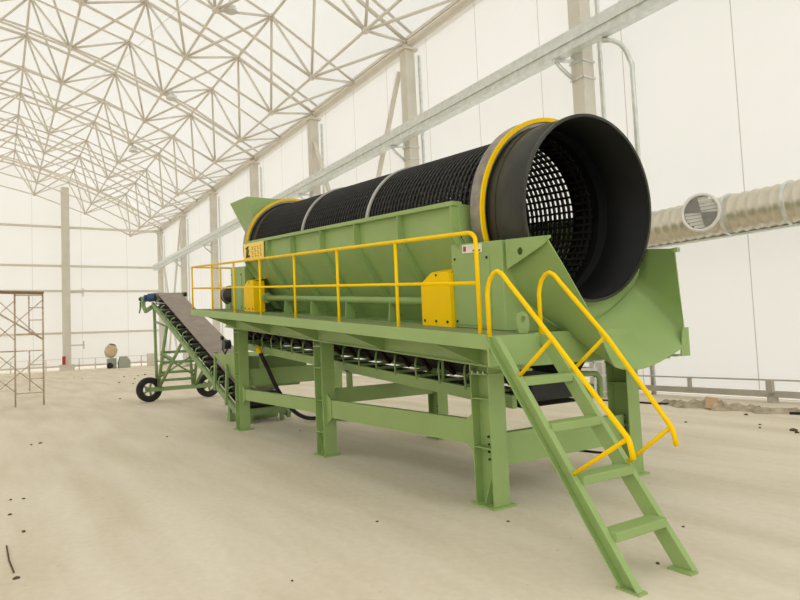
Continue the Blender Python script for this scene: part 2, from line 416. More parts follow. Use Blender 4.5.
# ---- drum
dr = thing('screening_drum', 'long black rotary screening drum with perforated wall, open at the near end', 'drum', (-8,4.87,2.2))
R3 = .845
x0, x1 = -11.1, -4.80
n_r, n_l, seg = 84, 62, 62
c0 = axis_pt(x0); L = (axis_pt(x1)-c0).length
sc = MB()
for k in range(n_r):
    t = L*(k+.5)/n_r
    sc.ringbar(c0, AX, R3-.012, R3+.014, t-.014, t+.014, seg)
u = (V((0,0,1))-AX*AX.z).normalized(); w = AX.cross(u)
sb = sc
for k in range(n_l):
    a = 2*PI*k/n_l; d = u*math.cos(a)+w*math.sin(a); tt = -u*math.sin(a)+w*math.cos(a)
    p, q = c0+d*(R3-.008), c0+AX*L+d*(R3-.008); hw, hh = tt*.013, d*.012
    sb.add([p-hw-hh,p+hw-hh,p+hw+hh,p-hw+hh,q-hw-hh,q+hw-hh,q+hw+hh,q-hw+hh], [(0,1,2,3),(7,6,5,4),(0,4,5,1),(1,5,6,2),(2,6,7,3),(3,7,4,0)])
sc.build('perforated_screen', 'screen', dr)
for X in (-8.97,-6.96):
    MB().ringbar(axis_pt(X), AX, R3+.012, R3+.035, -.03, .03, 72).build('stiffening_band', 'band', dr)
def shellpart(xa, xb, r, name, m):
    c = axis_pt(xa); l = (axis_pt(xb)-c).length
    return MB().revolve(c, AX, [(0,r-.012),(0,r),(l,r),(l,r-.012)], 96, True, True).build(name, m, dr)
o = shellpart(-4.80, -4.09, .893, 'outlet_shell', 'shell')
cc = axis_pt(-5.05)
MB().revolve(cc, AX, [(0,.828),(.28,.868),(.955,.874),(.955,.870),(.28,.864),(0,.822)], 96, True, True).build('inner_lining', 'shaded_lining', dr)  # inner skin of the outlet, shade painted in by a darker colour than outside
shellpart(-11.6, -11.05, .86, 'inlet_shell', 'shell')
MB().ringbar(axis_pt(-4.09), AX, .876, .904, -.02, .012, 96).build('outlet_rim', 'band' if False else 'shell', dr)
MB().ringbar(axis_pt(-4.5), AX, .88, .9, -.03, .03, 96).build('shell_hoop', 'shell', dr)
for X, nm in ((-4.66,'near'),(-11.32,'far')):
    MB().ringbar(axis_pt(X), AX, .90, .968, -.09, .065, 96).build('riding_ring', 'tire_steel', dr)
    MB().ringbar(axis_pt(X), AX, .935, .976, .065, .09, 96).build('ring_edge', 'yellow', dr)['label'] = 'yellow painted ring edge'
    MB().ringbar(axis_pt(X), AX, .86, .925, -.06, .05, 96).build('ring_spider', 'black', dr)
for k in range(10):   # lifting flights inside
    pass
# ---- collecting hopper around the drum
hp = thing('collecting_hopper', 'long green ribbed steel hopper enclosing the lower half of the black drum', 'hopper', (-8,4.87,2))
def hside(sgn):
    yo = lambda y: 4.87-sgn*(4.87-y)
    m = MB(); xa, xb = -11.04, -4.87
    prof = [(3.86,1.22),(3.86,.9),(4.46,.0)]
    m.sheet([(xa,yo(y),D(xa)+h) for y, h in prof], [(xb,yo(y),D(xb)+h) for y, h in prof], .012)
    m.build('side_panel', 'green', hp)
    MB().dbox(xa,xb,*sorted((yo(3.78),yo(3.9))),1.2,1.245).build('top_edge', 'green', hp)
    for x in (-10.95,-9.9,-8.88,-7.86,-6.87,-5.87,-4.9):
        r = MB(); th = .014
        for q in (0, 1):
            pass
        P = [(3.86,1.2),(3.765,1.2),(3.765,.9),(4.30,.04),(4.42,.04),(3.86,.9)]
        r.plate([(x,yo(y),D(x)+h) for y, h in P], (th,0,0)).build('rib', 'green', hp)
hside(1); hside(-1)
def endplate(x, nm):
    c = axis_pt(x); m = MB(); inner, outer = [], []
    n = 24; y_out = [(3.86,1.22),(3.86,.9),(4.42,.04),(5.32,.04),(5.88,.9),(5.88,1.22)]
    # outer outline sampled by angle
    pts = [V((x,y,D(x)+h)) for y, h in y_out]
    seglen = [(pts[i+1]-pts[i]).length for i in range(5)]; tot = sum(seglen)
    for k in range(n+1):
        s_ = tot*k/n; i = 0
        while i < 4 and s_ > seglen[i]: s_ -= seglen[i]; i += 1
        p = pts[i].lerp(pts[i+1], min(1, s_/seglen[i])); outer.append(p)
        d = V((0,p.y-c.y,p.z-c.z)).normalized(); inner.append(V((x,c.y,c.z))+d*.875)
    for k in range(n):
        m.hexa([inner[k],outer[k],outer[k+1],inner[k+1]]+[v+V((.014,0,0)) for v in (inner[k],outer[k],outer[k+1],inner[k+1])])
    m.build('end_plate', 'green', hp)
endplate(-4.87, 'near'); endplate(-11.04, 'far')
# sign board
sg = thing('sign_board', 'small yellow sign with dark logo and faint characters at the hopper far end', 'sign', (-10.45,3.78,3.2))
MB().dbox(-10.94,-9.97,3.755,3.772,.90,1.2).build('board', 'sign', sg)
def glyph(mb, x, h, sx, sz, strokes, y=3.749):
    for a, b, c, d in strokes:
        mb.dbox(x+a*sx, x+c*sx, y, y+.006, h+b*sz, h+d*sz)
lg = MB()
lg.plate([(-10.84,3.754,D(-10.84)+1.12),(-10.70,3.754,D(-10.7)+1.15),(-10.66,3.754,D(-10.66)+1.15),(-10.72,3.754,D(-10.72)+1.09),(-10.75,3.754,D(-10.75)+.95),(-10.82,3.754,D(-10.82)+.95),(-10.78,3.754,D(-10.78)+1.09)], (0,-.005,0))
lg.plate([(-10.68,3.754,D(-10.68)+1.10),(-10.65,3.754,D(-10.65)+1.08),(-10.70,3.754,D(-10.7)+.99),(-10.62,3.754,D(-10.62)+.99),(-10.62,3.754,D(-10.62)+.95),(-10.74,3.754,D(-10.74)+.95)], (0,-.005,0))
lg.build('logo', 'ink', sg)
random.seed(3)
tx = MB()
for cidx in range(4):
    for r in range(5):
        x = -10.5+cidx*.13; h = 1.11-r*.04
        glyph(tx, x, h, .06, .028, [(0,.8,1,.95),(.45,0,.6,1),(.1,.35,.9,.5)] if (cidx+r) % 2 else [(0,0,.15,1),(0,0,1,.15),(.4,.4,1,.55)])
tx.build('lettering', 'letter', sg)
# ---- main support frame
fr = thing('support_frame', 'green steel support frame with six column legs under the drum hopper', 'frame', (-8,4.87,0))
LEGX = [(-4.77,-4.50),(-8.27,-8.01),(-11.82,-11.56)]
def leg(xa, xb, ya, yb):
    f = 1 if ya < 5 else -1
    top = D(xa)-.34
    ym = (ya+yb)/2
    m = MB()
    m.hexa([(xa,ya,.015),(xa+.014,ya,.015),(xa+.014,yb,.015),(xa,yb,.015),(xa,ya,top),(xa+.014,ya,top),(xa+.014,yb,top),(xa,yb,top)])
    m.hexa([(xb-.014,ya,.015),(xb,ya,.015),(xb,yb,.015),(xb-.014,yb,.015),(xb-.014,ya,top),(xb,ya,top),(xb,yb,top),(xb-.014,yb,top)])
    m.box(xa+.01,xb-.01,ym-.006,ym+.006,.015,top)
    l = m.build('leg', 'green', fr)
    MB().box(xa-.045,xb+.045,ya-.04,yb+.04,0,.018).build('base_plate', 'green', l)
    for z in {3:(.53,.985),2:(.32,.76,1.21),1:(.55,1.0,1.44)}[3 if xa > -5 else 2 if xa > -9 else 1]+(top-.1,):
        s_ = MB().box(xa+.014,xb-.014,ya+.004,ym,z,z+.012)
        if z > top-.11: s_.box(xa-.02,xb+.02,ya-.0,yb,z,z+.014)
        s_.build('stiffener', 'green', l)
    y_ = ya
    MB().plate([(xa+.12,ya+.005,.02),(xa+.13,ym,.02),(xa+.13,ym,.26)], (.01,0,0)).build('base_gusset', 'green', l)
    bo = MB()
    for bx in (.5,.8):
        for bz in range(4 if xa > -5 else 2):
            bo.cyl((xa+(xb-xa)*bx, ym-.012, .42+.07*bz), (0,1,0), .011, .02, 8)
    bo.build('bolt_row', 'hole', l)
    bp = MB()
    for bx in (.2,.5,.8): bp.cyl((xa+(xb-xa)*bx, ya-.004, top-.075), (0,1,0), .012, .02, 8)
    bp.build('top_bolt', 'steelbolt', l)
for xa, xb in LEGX: leg(xa, xb, 3.81, 4.0); leg(xa, xb, 5.75, 5.94)
def plateends(xa, xb, za, zb, y0, y1):
    m = MB()
    m.box(xa,xb,y0,y0+.012,za,zb).box(xa,xb,y0+.013,y1,zb-.013,zb-.001).box(xa,xb,y0+.013,y1,za+.001,za+.013)
    m.plate([(xa,y0-.012,za-.10),(xa,y0-.012,zb+.10),(xa+.14,y0-.012,zb),(xa+.14,y0-.012,za)], (0,.01,0))
    m.plate([(xb,y0-.012,za-.10),(xb,y0-.012,zb+.10),(xb-.14,y0-.012,zb),(xb-.14,y0-.012,za)], (0,.01,0))
    for x_ in (xa+.05, xb-.05):
        for z_ in (za+.03, zb-.03): m.cyl((x_,y0-.014,z_), (0,1,0), .013, .012, 8)
    return m
plateends(-11.56,-8.27,.565,.76,3.87,3.94).build('tie_beam', 'green', fr)
plateends(-8.01,-4.77,.535,.775,3.87,3.94).build('tie_beam', 'green', fr)
for i, (z0, z1) in enumerate(((.35,.65),(.70,.91),(.80,1.12))):
    xa, xb = LEGX[i]; xm = (xa+xb)/2
    MB().box(xm-.04,xm+.05,3.98,5.77,z0,z1).build('cross_beam', 'green', fr)
MB().dbox(-12.3,-4.1,3.82,3.9,-.34,-.015).dbox(-12.3,-4.1,3.80,3.98,-.345,-.325).build('main_beam', 'green', fr)
MB().dbox(-12.3,-4.1,5.84,5.94,-.34,-.015).dbox(-12.3,-4.1,5.76,5.96,-.345,-.325).build('main_beam', 'green', fr)
MB().box(-4.12,-4.05,3.83,5.95,D(-4.1)-.30,D(-4.1)-.01).build('end_beam', 'green', fr)
MB().box(-11.13,-11.115,4.03,5.8,D(-11.1)-.02,D(-11.1)+.27).build('end_panel', 'green', fr)
MB().box(-12.3,-12.22,3.83,5.95,D(-12.3)-.34,D(-12.3)-.01).build('end_beam', 'green', fr)
MB().dbox(-12.2,-4.95,3.90,4.55,-.03,-.005).build('top_plate', 'green', fr)
ep = MB()   # end wall below the drum outlet, cut round to clear the drum
c = axis_pt(-4.3); outp, inp = [], []
for k in range(21):
    a = PI+PI*k/20; d = V((0,math.cos(a),math.sin(a)))
    inp.append(c+d*.915)
    yy = 3.9+(5.84-3.9)*k/20
    outp.append(V((-4.3, yy, D(-4.3)-.02)))
for v in inp: v.z = min(v.z, 2.2); v.y = min(max(v.y, 3.9), 5.84)
for k in range(20):
    ep.hexa([outp[k],outp[k+1],inp[k+1],inp[k]]+[v+V((.014,0,0)) for v in (outp[k],outp[k+1],inp[k+1],inp[k])])
ep.build('end_panel', 'green', fr)
for x, nm in ((-8.14,0),(-9.9,0),(-6.4,0),(-5.1,0),(-11.2,0)):
    MB().box(x-.04,x+.04,3.9,5.85,D(x)-.34,D(x)-.2).build('floor_joist', 'green', fr)

# ---- bearing housings
def housing(xa, xb, lab, sticker):
    t = thing('bearing_housing', lab, 'housing', ((xa+xb)/2,3.9,D(xa)), 'drum bearing housings')
    MB().dbox(xa,xb,3.85,4.02,0,.82).build('casing', 'green', t, bevel=.006)
    MB().dbox(xa+.04,xb-.17,3.842,3.85,.03,.7).build('access_door', 'green', t, bevel=.002)
    b = MB()
    for px in (xa+.07, xb-.2):
        for h in (.06,.67): b.cyl((px,3.838,D(px)+h), (0,1,0), .012, .01, 8)
    b.build('screw', 'hole', t)
    if sticker:
        MB().dbox(xb-.56,xb-.27,3.843,3.849,.725,.805).build('warning_label', 'white', t)['label'] = 'white warning sticker'
        MB().dbox(xb-.40,xb-.29,3.840,3.844,.735,.752).dbox(xb-.54,xb-.50,3.840,3.844,.74,.79).build('red_print', 'red', t)
        ik = MB()
        for q in range(3): ik.dbox(xb-.47,xb-.42+.02*q,3.840,3.844,.765+.012*q,.769+.012*q)
        ik.build('small_print', 'slat', t)
    return t
housing(-5.02,-4.27,'green sheet steel housing with white sticker beside the near drum ring', True)
housing(-12.0,-11.2,'green sheet steel housing beside the drive motor at the far platform end', False)
# gusset at near end
MB().plate([(-4.26,3.86,2.43),(-4.26,3.86,2.17),(-4.20,3.86,2.17),(-3.74,3.86,2.33),(-3.70,3.86,2.37)], (0,.014,0))
# ---- guards
def guard(xa, label, w=.5):
    t = thing('roller_guard', label, 'guard', (xa,3.8,D(xa)), 'yellow guards over the support rollers')
    x1_ = xa+w
    P = [(xa,.0),(x1_,.0),(x1_,.545),(xa+.2,.545),(xa,.43)]
    MB().plate([(x,3.80,D(x)+h) for x, h in P], (0,.004,0)).build('front_plate', 'yellow', t)
    MB().plate([(xa,3.804,D(xa)+.0),(xa,3.804,D(xa)+.43),(xa,4.0,D(xa)+.43),(xa,4.0,D(xa))], (.004,0,0)).build('side_plate', 'yellow', t)
    MB().plate([(x1_,3.804,D(x1_)+.0),(x1_,3.804,D(x1_)+.545),(x1_,4.0,D(x1_)+.545),(x1_,4.0,D(x1_))], (-.004,0,0)).build('side_plate', 'yellow', t)
    MB().plate([(xa,3.8,D(xa)+.43),(xa+.2,3.8,D(xa+.2)+.545),(xa+.2,4.1,D(xa+.2)+.6),(xa,4.1,D(xa)+.5)], (0,0,.004)).plate([(xa+.2,3.8,D(xa+.2)+.545),(x1_,3.8,D(x1_)+.545),(x1_,4.1,D(x1_)+.6),(xa+.2,4.1,D(xa+.2)+.6)], (0,0,.004)).build('roof_plate', 'yellow', t)
    b = MB()
    for q in (.05,.5*w,w-.06): b.cyl((xa+q,3.797,D(xa+q)+.05), (0,1,0), .014, .01, 8)
    b.cyl((xa+.28,3.797,D(xa+.28)+.52), (0,1,0), .012, .01, 8)
    b.build('bolt', 'hole', t)
guard(-5.5, 'yellow sheet guard standing against the left side of the near green housing')
guard(-11.12, 'yellow sheet guard under the sign at the far end of the hopper', .5)
# ---- drive shaft
ds = thing('drive_shaft', 'long green horizontal shaft at the foot of the hopper between the yellow guards', 'shaft', (-8,3.95,2.1))
p, q = V((-10.6,3.99,D(-10.6)+.245)), V((-5.5,3.99,D(-5.5)+.245))
MB().tube([p,q], .045, 16).build('shaft_tube', 'green', ds)
MB().cyl(p+V((.12,0,-.01)), AX, .085, .07, 20).build('coupling', 'green', ds)
for x in (-9.6,-8.6,-7.5,-6.4):
    MB().plate([(x,3.93,D(x)),(x,4.09,D(x)),(x,4.03,D(x)+.22),(x,3.95,D(x)+.22)], (.02,0,0)).build('shaft_support', 'green', ds)
# support rollers near rings (sit inside the guards)
# ---- motor
mo = thing('drive_motor', 'dark round gear motor at the far end of the walkway', 'motor', (-12.3,3.95,D(-12.3)))
ca = V((-12.28,3.92,D(-12.28)+.28))
pr = [(-.17,.001),(-.17,.14),(-.15,.18)]
for k in range(7): pr += [(-.13+k*.035,.165),(-.12+k*.035,.185),(-.105+k*.035,.185),(-.10+k*.035,.165)]
pr += [(.14,.15),(.24,.12),(.24,.001)]
MB().revolve(ca, (1,-.35,0), pr, 28).build('housing', 'motor', mo)
MB().revolve(ca, (1,-.35,0), [(.11,.155),(.12,.17),(.16,.17),(.17,.12)], 28).build('fan_cover', 'tire_steel', mo)
MB().box(-12.4,-12.1,3.85,4.05,D(-12.2)+.0,D(-12.28)+.12).build('foot', 'green', mo)
# ---- walkway
wk = thing('walkway_platform', 'green steel walkway along the front of the machine with grating deck', 'walkway', (-8,3.5,1.9))
MB().dbox(-12.55,-3.80,3.25,3.82,-.03,0).build('deck', 'deck', wk)
MB().dbox(-12.55,-3.80,3.22,3.245,-.105,.012).dbox(-12.55,-3.8,3.246,3.30,-.103,-.092).build('edge_channel', 'green', wk, bevel=.003)
MB().box(-3.80,-3.775,3.22,3.86,D(-3.8)-.235,D(-3.8)+.005).build('end_plate', 'green', wk)
MB().dbox(-12.57,-12.55,3.22,4.0,-.105,.012).build('end_plate', 'green', wk)
for x in (-4.62,-6.35,-8.15,-9.95,-11.7):
    MB().plate([(x,3.26,D(x)-.1),(x,3.82,D(x)-.33),(x,3.82,D(x)-.03),(x,3.26,D(x)-.03)], (.014,0,0)).build('bracket', 'green', wk)
MB().dbox(-12.5,-3.85,3.5,3.53,-.09,-.03).build('deck_rib', 'green', wk)
MB().dbox(-12.54,-12.02,3.82,4.08,-.03,0).build('end_deck', 'deck', wk)
lu = thing('lifting_lug', 'small green lifting eye standing on the deck edge behind the stair rail', 'lug', (-3.95,3.74,D(-3.95)))
pp = [(0,-.065,0)]+[(0,-.065,.11)]+[(0,math.cos(a)*.065,.11+math.sin(a)*.065) for a in [PI-PI*k/8 for k in range(1,8)]]+[(0,.065,.11),(0,.065,0)]
# ring-shaped eye: outer outline minus a hole, built as quads
lm = MB(); no = 16
for k in range(no):
    a0, a1 = 2*PI*k/no, 2*PI*(k+1)/no
    def op(a):
        y, z = math.cos(a), math.sin(a)
        s_ = .068 if z > 0 else min(.068/max(abs(y),1e-6) if abs(y) > .01 else 9, .115/max(-z,1e-6))
        return V((-3.95,3.74+y*s_,D(-3.95)+.115+z*s_))
    def ip(a): return V((-3.95,3.74+math.cos(a)*.028,D(-3.95)+.115+math.sin(a)*.028))
    q = [ip(a0),op(a0),op(a1),ip(a1)]
    lm.hexa(q+[v+V((.02,0,0)) for v in q])
lm.build('eye_plate', 'green', lu)
# ---- guard rail
gr = thing('guard_rail', 'yellow tubular guard rail along the outer edge of the green walkway', 'railing', (-8,3.24,2))
Yr = 3.25
def dp_(x, h, y=Yr): return V((x,y,D(x)+h))
xe = -3.905
top = [dp_(-12.52,.83)]+[dp_(xe-.09,.83)]+[V((xe-.09+.09*math.sin(a),Yr,D(xe)+.745+.09*math.cos(a))) for a in (.4,.8,1.2)]+[dp_(xe,.7),dp_(xe,.0)]
MB().tube(top, .018, 10).build('top_rail', 'yellow', gr)
MB().tube([dp_(-12.52,.42), dp_(xe,.42)], .015, 10).build('mid_rail', 'yellow', gr)
for x in (-12.52,-11.2,-9.98,-8.8,-7.55,-6.34,-5.11):
    MB().tube([dp_(x,0), dp_(x,.83)], .017, 8).build('post', 'yellow', gr)
MB().tube([dp_(-12.52,.83), dp_(-12.52,.83,3.85), dp_(-12.52,.83,4.07)], .017, 8).build('end_rail', 'yellow', gr)
MB().tube([dp_(-12.52,.42), dp_(-12.52,.42,3.8)], .015, 8).build('end_rail', 'yellow', gr)
MB().tube([dp_(-12.52,0,3.8), dp_(-12.52,.83,3.8)], .017, 8).build('post', 'yellow', gr)
# ---- stairs
st = thing('access_stair', 'steep green steel ladder stair leading up to the walkway end', 'stairs', (-3.1,3.5,0))
ta, tb = V((-3.745,0,D(-3.78)-.008)), V((-2.60,0,.0))
sl = (tb-ta).normalized(); nrm = V((-sl.z,0,sl.x)) if False else V((sl.z*-1,0,sl.x))
for y, lb in ((3.25,1),(3.765,-1)):
    m = MB(); hwid = .085
    # channel: web and two flanges; ends cut at the floor and at the platform
    def pt(t, o): return V((ta.x+(tb.x-ta.x)*t+o, 0, ta.z+(tb.z-ta.z)*t))
    dx = .088
    A = [(ta.x-dx+.02,ta.z),(ta.x+dx-.02,ta.z),(tb.x+dx-.02,.015),(tb.x-dx+.02,.015)]
    m.plate([(a,y,z) for a, z in A], (0,.008,0))
    for o in (-dx+.02, dx-.032):
        fl_ = [(ta.x+o,ta.z),(ta.x+o+.012,ta.z),(tb.x+o+.012,.015),(tb.x+o,.015)]
        m.plate([(a,y-.042 if lb == 1 else y+.008,z) for a, z in fl_], (0,.042,0))
    s_ = m.build('stringer', 'green', st)
    MB().box(tb.x-.085,tb.x+.085,y-.05,y+.03,0,.014).build('foot_plate', 'green', s_)
for x, z in ((-3.505,1.26),(-3.255,.95),(-3.0,.63),(-2.76,.32)):
    MB().box(x-.065,x+.065,3.256,3.765,z-.06,z).build('tread', 'green', st, bevel=.004)
def stair_rail(y, label, kneeX, endd):
    t = thing('stair_handrail', label, 'handrail', (-3.2,y,1.2), 'handrails of the access stair')
    x0_ = -3.78; az = 2.065; d0 = D(-3.78)
    pts = [V((x0_,y,d0)), V((x0_,y,az-.17)), V((x0_+.012,y,az-.11)), V((x0_+.04,y,az-.05)), V((x0_+.085,y,az-.01)), V((x0_+.13,y,az+.002)), V((x0_+.175,y,az-.02)), V((x0_+.21,y,az-.055)), V((x0_+.24,y,az-.09))]
    ex = endd
    pts += [V((-3.12,y,1.535)), V((ex,y,.93)), V((ex+.015,y,.90)), V((ex+.035,y,.80))]
    MB().tube(pts, .018, 10).build('rail', 'yellow', t)
    for a, b in (((-3.125,1.54),(-3.49,1.26)),((ex,.92),(-3.0,.64))):
        MB().tube([(a[0],y,a[1]),(b[0],y,b[1])], .015, 8).build('strut', 'yellow', t)
stair_rail(3.235, 'yellow bent handrail on the left stringer of the green stair', 0, -2.555)
stair_rail(3.79, 'yellow bent handrail on the right stringer of the green stair', 0, -2.64)
# ---- discharge chute
ch = thing('discharge_chute', 'large green sheet steel discharge chute below the open drum mouth', 'chute', (-3.9,4.9,1.6))
def pr_sec(x, pts): return [V((x,y,z)) for y, z in pts]
front = [(3.86,2.37),(4.10,2.06),(4.36,1.69),(4.57,1.31),(4.66,1.235),(4.92,1.205),(5.25,1.245),(5.72,1.40),(5.72,1.56),(5.66,1.95),(5.60,2.34)]
xs = [-3.73,-3.73,-3.73,-3.73,-3.73,-3.74,-3.75,-3.76,-3.76,-3.74,-3.72]
back  = [(3.90,2.42),(4.00,2.02),(4.22,1.80),(4.45,1.66),(4.60,1.63),(4.92,1.66),(5.25,1.76),(5.58,1.96),(5.72,2.1),(5.78,2.2),(5.80,2.42)]
Fp = [V((x,y,z)) for x, (y, z) in zip(xs, front)]; Bp = [V((-4.27,y,z)) for y, z in back]
cs = MB()
def smooth(P, n=4):
    out = []
    for i in range(len(P)-1):
        p0, p1, p2, p3 = P[max(0,i-1)], P[i], P[i+1], P[min(len(P)-1,i+2)]
        for k in range(n):
            t = k/n
            out.append(.5*((2*p1)+(p2-p0)*t+(2*p0-5*p1+4*p2-p3)*t*t+(3*p1-p0-3*p2+p3)*t**3))
    out.append(P[-1]); return out
Fs, Bs = smooth(Fp), smooth(Bp)
cs.sheet(Bs, Fs, -.01)
co = cs.build('trough', 'green', ch)
for p in co.data.polygons: p.use_smooth = True
em = co.modifiers.new('edge', 'EDGE_SPLIT'); em.split_angle = .6
MB().box(-3.76,-3.70,5.60,5.65,2.31,2.35).build('top_bracket', 'green', ch)
MB().plate([(-3.76,5.64,1.29),(-3.76,5.79,1.29),(-3.76,5.79,1.57),(-3.76,5.70,1.57)], (-.012,0,0)).box(-3.95,-3.77,5.60,5.78,1.29,1.305).build('corner_bracket', 'green', ch)
gs = MB(); hc = V((-4.06,3.87,2.30))
outl = [V((-4.24,3.87,2.43)),V((-4.24,3.87,2.16)),V((-3.80,3.87,2.31)),V((-3.70,3.87,2.365)),V((-3.70,3.87,2.385))]
def cast(a):
    d = V((math.cos(a),0,math.sin(a))); best = None
    for i in range(len(outl)):
        p, q = outl[i], outl[(i+1)%len(outl)]; e = q-p
        det = d.x*(-e.z)-d.z*(-e.x)
        if abs(det) < 1e-9: continue
        r = p-hc; t = (r.x*(-e.z)-r.z*(-e.x))/det; s_ = (d.x*r.z-d.z*r.x)/det
        if t > 0 and -.001 <= s_ <= 1.001 and (best is None or t < best): best = t
    return hc+d*(best or .1)
angs = sorted([2*PI*k/24 for k in range(24)]+[math.atan2(p.z-hc.z,p.x-hc.x)%(2*PI) for p in outl])
for k in range(len(angs)):
    a0, a1 = angs[k], angs[(k+1)%len(angs)]
    q = [hc+V((math.cos(a0),0,math.sin(a0)))*.035, cast(a0), cast(a1), hc+V((math.cos(a1),0,math.sin(a1)))*.035]
    gs.hexa(q+[v+V((0,.014,0)) for v in q])
gs.build('gusset_plate', 'green', ch)
# ---- feed hopper
fh = thing('feed_hopper', 'pale green open-topped feed hopper rising behind the far drum ring', 'hopper', (-12,4.87,3))
tp = [V((-12.55,4.05,4.45)),V((-11.52,4.05,4.38)),V((-11.52,5.7,4.38)),V((-12.55,5.7,4.45))]
bt = [V((-12.0,4.3,3.5)),V((-11.48,4.3,3.4)),V((-11.48,5.4,3.4)),V((-12.0,5.4,3.5))]
h = MB()
for i in range(4):
    j = (i+1) % 4
    MB().sheet([tp[i],tp[j]], [bt[i],bt[j]], .012).build('hopper_wall', 'green', fh)
bt2 = [V((-12.0,4.3,2.5)),V((-11.66,4.3,2.5)),V((-11.66,5.4,2.5)),V((-12.0,5.4,2.5))]
for i in range(4):
    j = (i+1) % 4
    h.sheet([bt[i],bt[j]], [bt2[i],bt2[j]], .012)
h.build('inlet_throat', 'green', fh)
# ---- under-conveyor
def Z1(x): return 1.03-.081*(x+5.35)
c1 = thing('belt_conveyor', 'black-belted troughed conveyor running beneath the drum hopper', 'conveyor', (-8.8,4.87,1))
for y in (4.30,5.42):
    m = MB(); xa, xb = -13.25, -4.7
    m.hexa([(xa,y-.03,Z1(xa)-.13),(xb,y-.03,Z1(xb)-.13),(xb,y+.03,Z1(xb)-.13),(xa,y+.03,Z1(xa)-.13),(xa,y-.03,Z1(xa)),(xb,y-.03,Z1(xb)),(xb,y+.03,Z1(xb)),(xa,y+.03,Z1(xa))])
    m.build('side_rail', 'green', c1)
xa, xb = -13.3, -4.75
sec = [(4.33,.29),(4.5,.11),(4.87,.12),(5.24,.11),(5.41,.29)]
MB().sheet([(xa,y,Z1(xa)+h_) for y, h_ in sec], [(xb,y,Z1(xb)+h_) for y, h_ in sec], .015).build('carrying_belt', 'belt_dark', c1)
MB().sheet([(xa,4.45,Z1(xa)-.14),(xa,5.3,Z1(xa)-.14)], [(xb,4.45,Z1(xb)-.14),(xb,5.3,Z1(xb)-.14)], .012).build('return_belt', 'belt_dark', c1)
MB().cyl((-4.72,4.8,Z1(-4.72)+.03), (0,1,0), .12, .8, 24).build('tail_pulley', 'black', c1)
MB().cyl((-13.3,4.87,Z1(-13.3)-.0), (0,1,0), .15, .95, 24).build('head_pulley', 'black', c1)
MB().box(-4.66,-4.58,4.42,5.1,.93,1.10).build('tail_guard', 'black', c1)
MB().tube([(-4.5,4.95,1.15),(-4.5,5.27,1.13),(-4.5,5.32,1.08),(-4.5,5.32,.88)], .028, 8).build('guard_hoop', 'green', c1)
k = 0; x = -4.95
while x > -13.0:
    h_ = MB(); z = Z1(x)
    h_.tube([(x,4.27,z-.03),(x,4.26,z+.14),(x-.015,4.28,z+.2),(x-.05,4.33,z+.24)], .014, 6)
    h_.beam((x,4.3,z+.01),(x,5.42,z+.01), .04, .03)
    h_.build('idler_bracket', 'green', c1)
    MB().tube([(x-.02,4.34,z+.22),(x-.02,4.5,z+.07)], .028, 8).build('wing_roller', 'roller_red', c1)
    x -= .47
for x in (-5.9,-8.14,-9.9,-11.69):
    zb = {-5.9:.77,-8.14:.91,-9.9:.9,-11.69:1.12}[x]
    if x in (-8.14,-11.69): MB().box(x-.04,x+.04,4.27,4.33,zb,Z1(x)-.1).build('support_post', 'green', c1)
MB().tube([(-5.9,4.33,Z1(-5.9)-.1),(-5.9,4.33,D(-5.9)-.3)], .02, 6).build('hanger', 'green', c1)
hm = MB().cyl((-13.5,4.2,1.60), (0,1,0), .10, .14, 16)
hm.build('head_bearing', 'motor', c1)
MB().tube([(-13.62,4.16,1.70),(-13.68,4.16,1.5),(-13.5,4.16,1.4),(-13.35,4.16,1.5)], .02, 6).build('tension_arm', 'motor', c1)
MB().cyl((-13.62,4.14,1.74), (0,1,0), .045, .05, 12).build('red_cap', 'roller_red', c1)['label'] = 'red cap'
# ---- hose
ho = thing('rubber_hose', 'thick black hose hanging from the under-conveyor with a yellow band', 'hose', (-12,4.6,.6))
hp_ = [V((-11.47,4.16,1.50)),V((-11.47,4.23,1.34)),V((-11.47,4.33,1.13)),V((-11.47,4.52,.70)),V((-11.5,4.81,.30)),V((-11.7,5.2,.08)),V((-11.7,5.6,.045)),V((-11.3,5.8,.04)),V((-10.95,5.95,.04))]
MB().tube(smooth(hp_, 4), .04, 10).build('hose', 'rubber', ho)
MB().cyl(hp_[0]+V((0,.01,-.03)), (0,.3,-.8), .052, .12, 14).build('hose_band', 'yellow', ho)['label'] = 'yellow hose band'
# ---- receiving hopper of the inclined conveyor
rh = thing('receiving_hopper', 'green sheet hopper under the far leg receiving onto the inclined belt', 'hopper', (-12.8,4.8,1))
tp = [V((-14.0,4.05,1.40)),V((-11.9,4.05,1.36)),V((-11.9,5.4,1.30)),V((-14.0,5.4,1.4))]
bt = [V((-12.95,4.24,.78)),V((-11.9,4.24,.74)),V((-11.9,5.15,.74)),V((-13.4,5.15,.8))]
for i in range(4):
    j = (i+1) % 4
    MB().sheet([tp[i],tp[j]], [bt[i],bt[j]], .012).build('hopper_wall', 'green', rh)
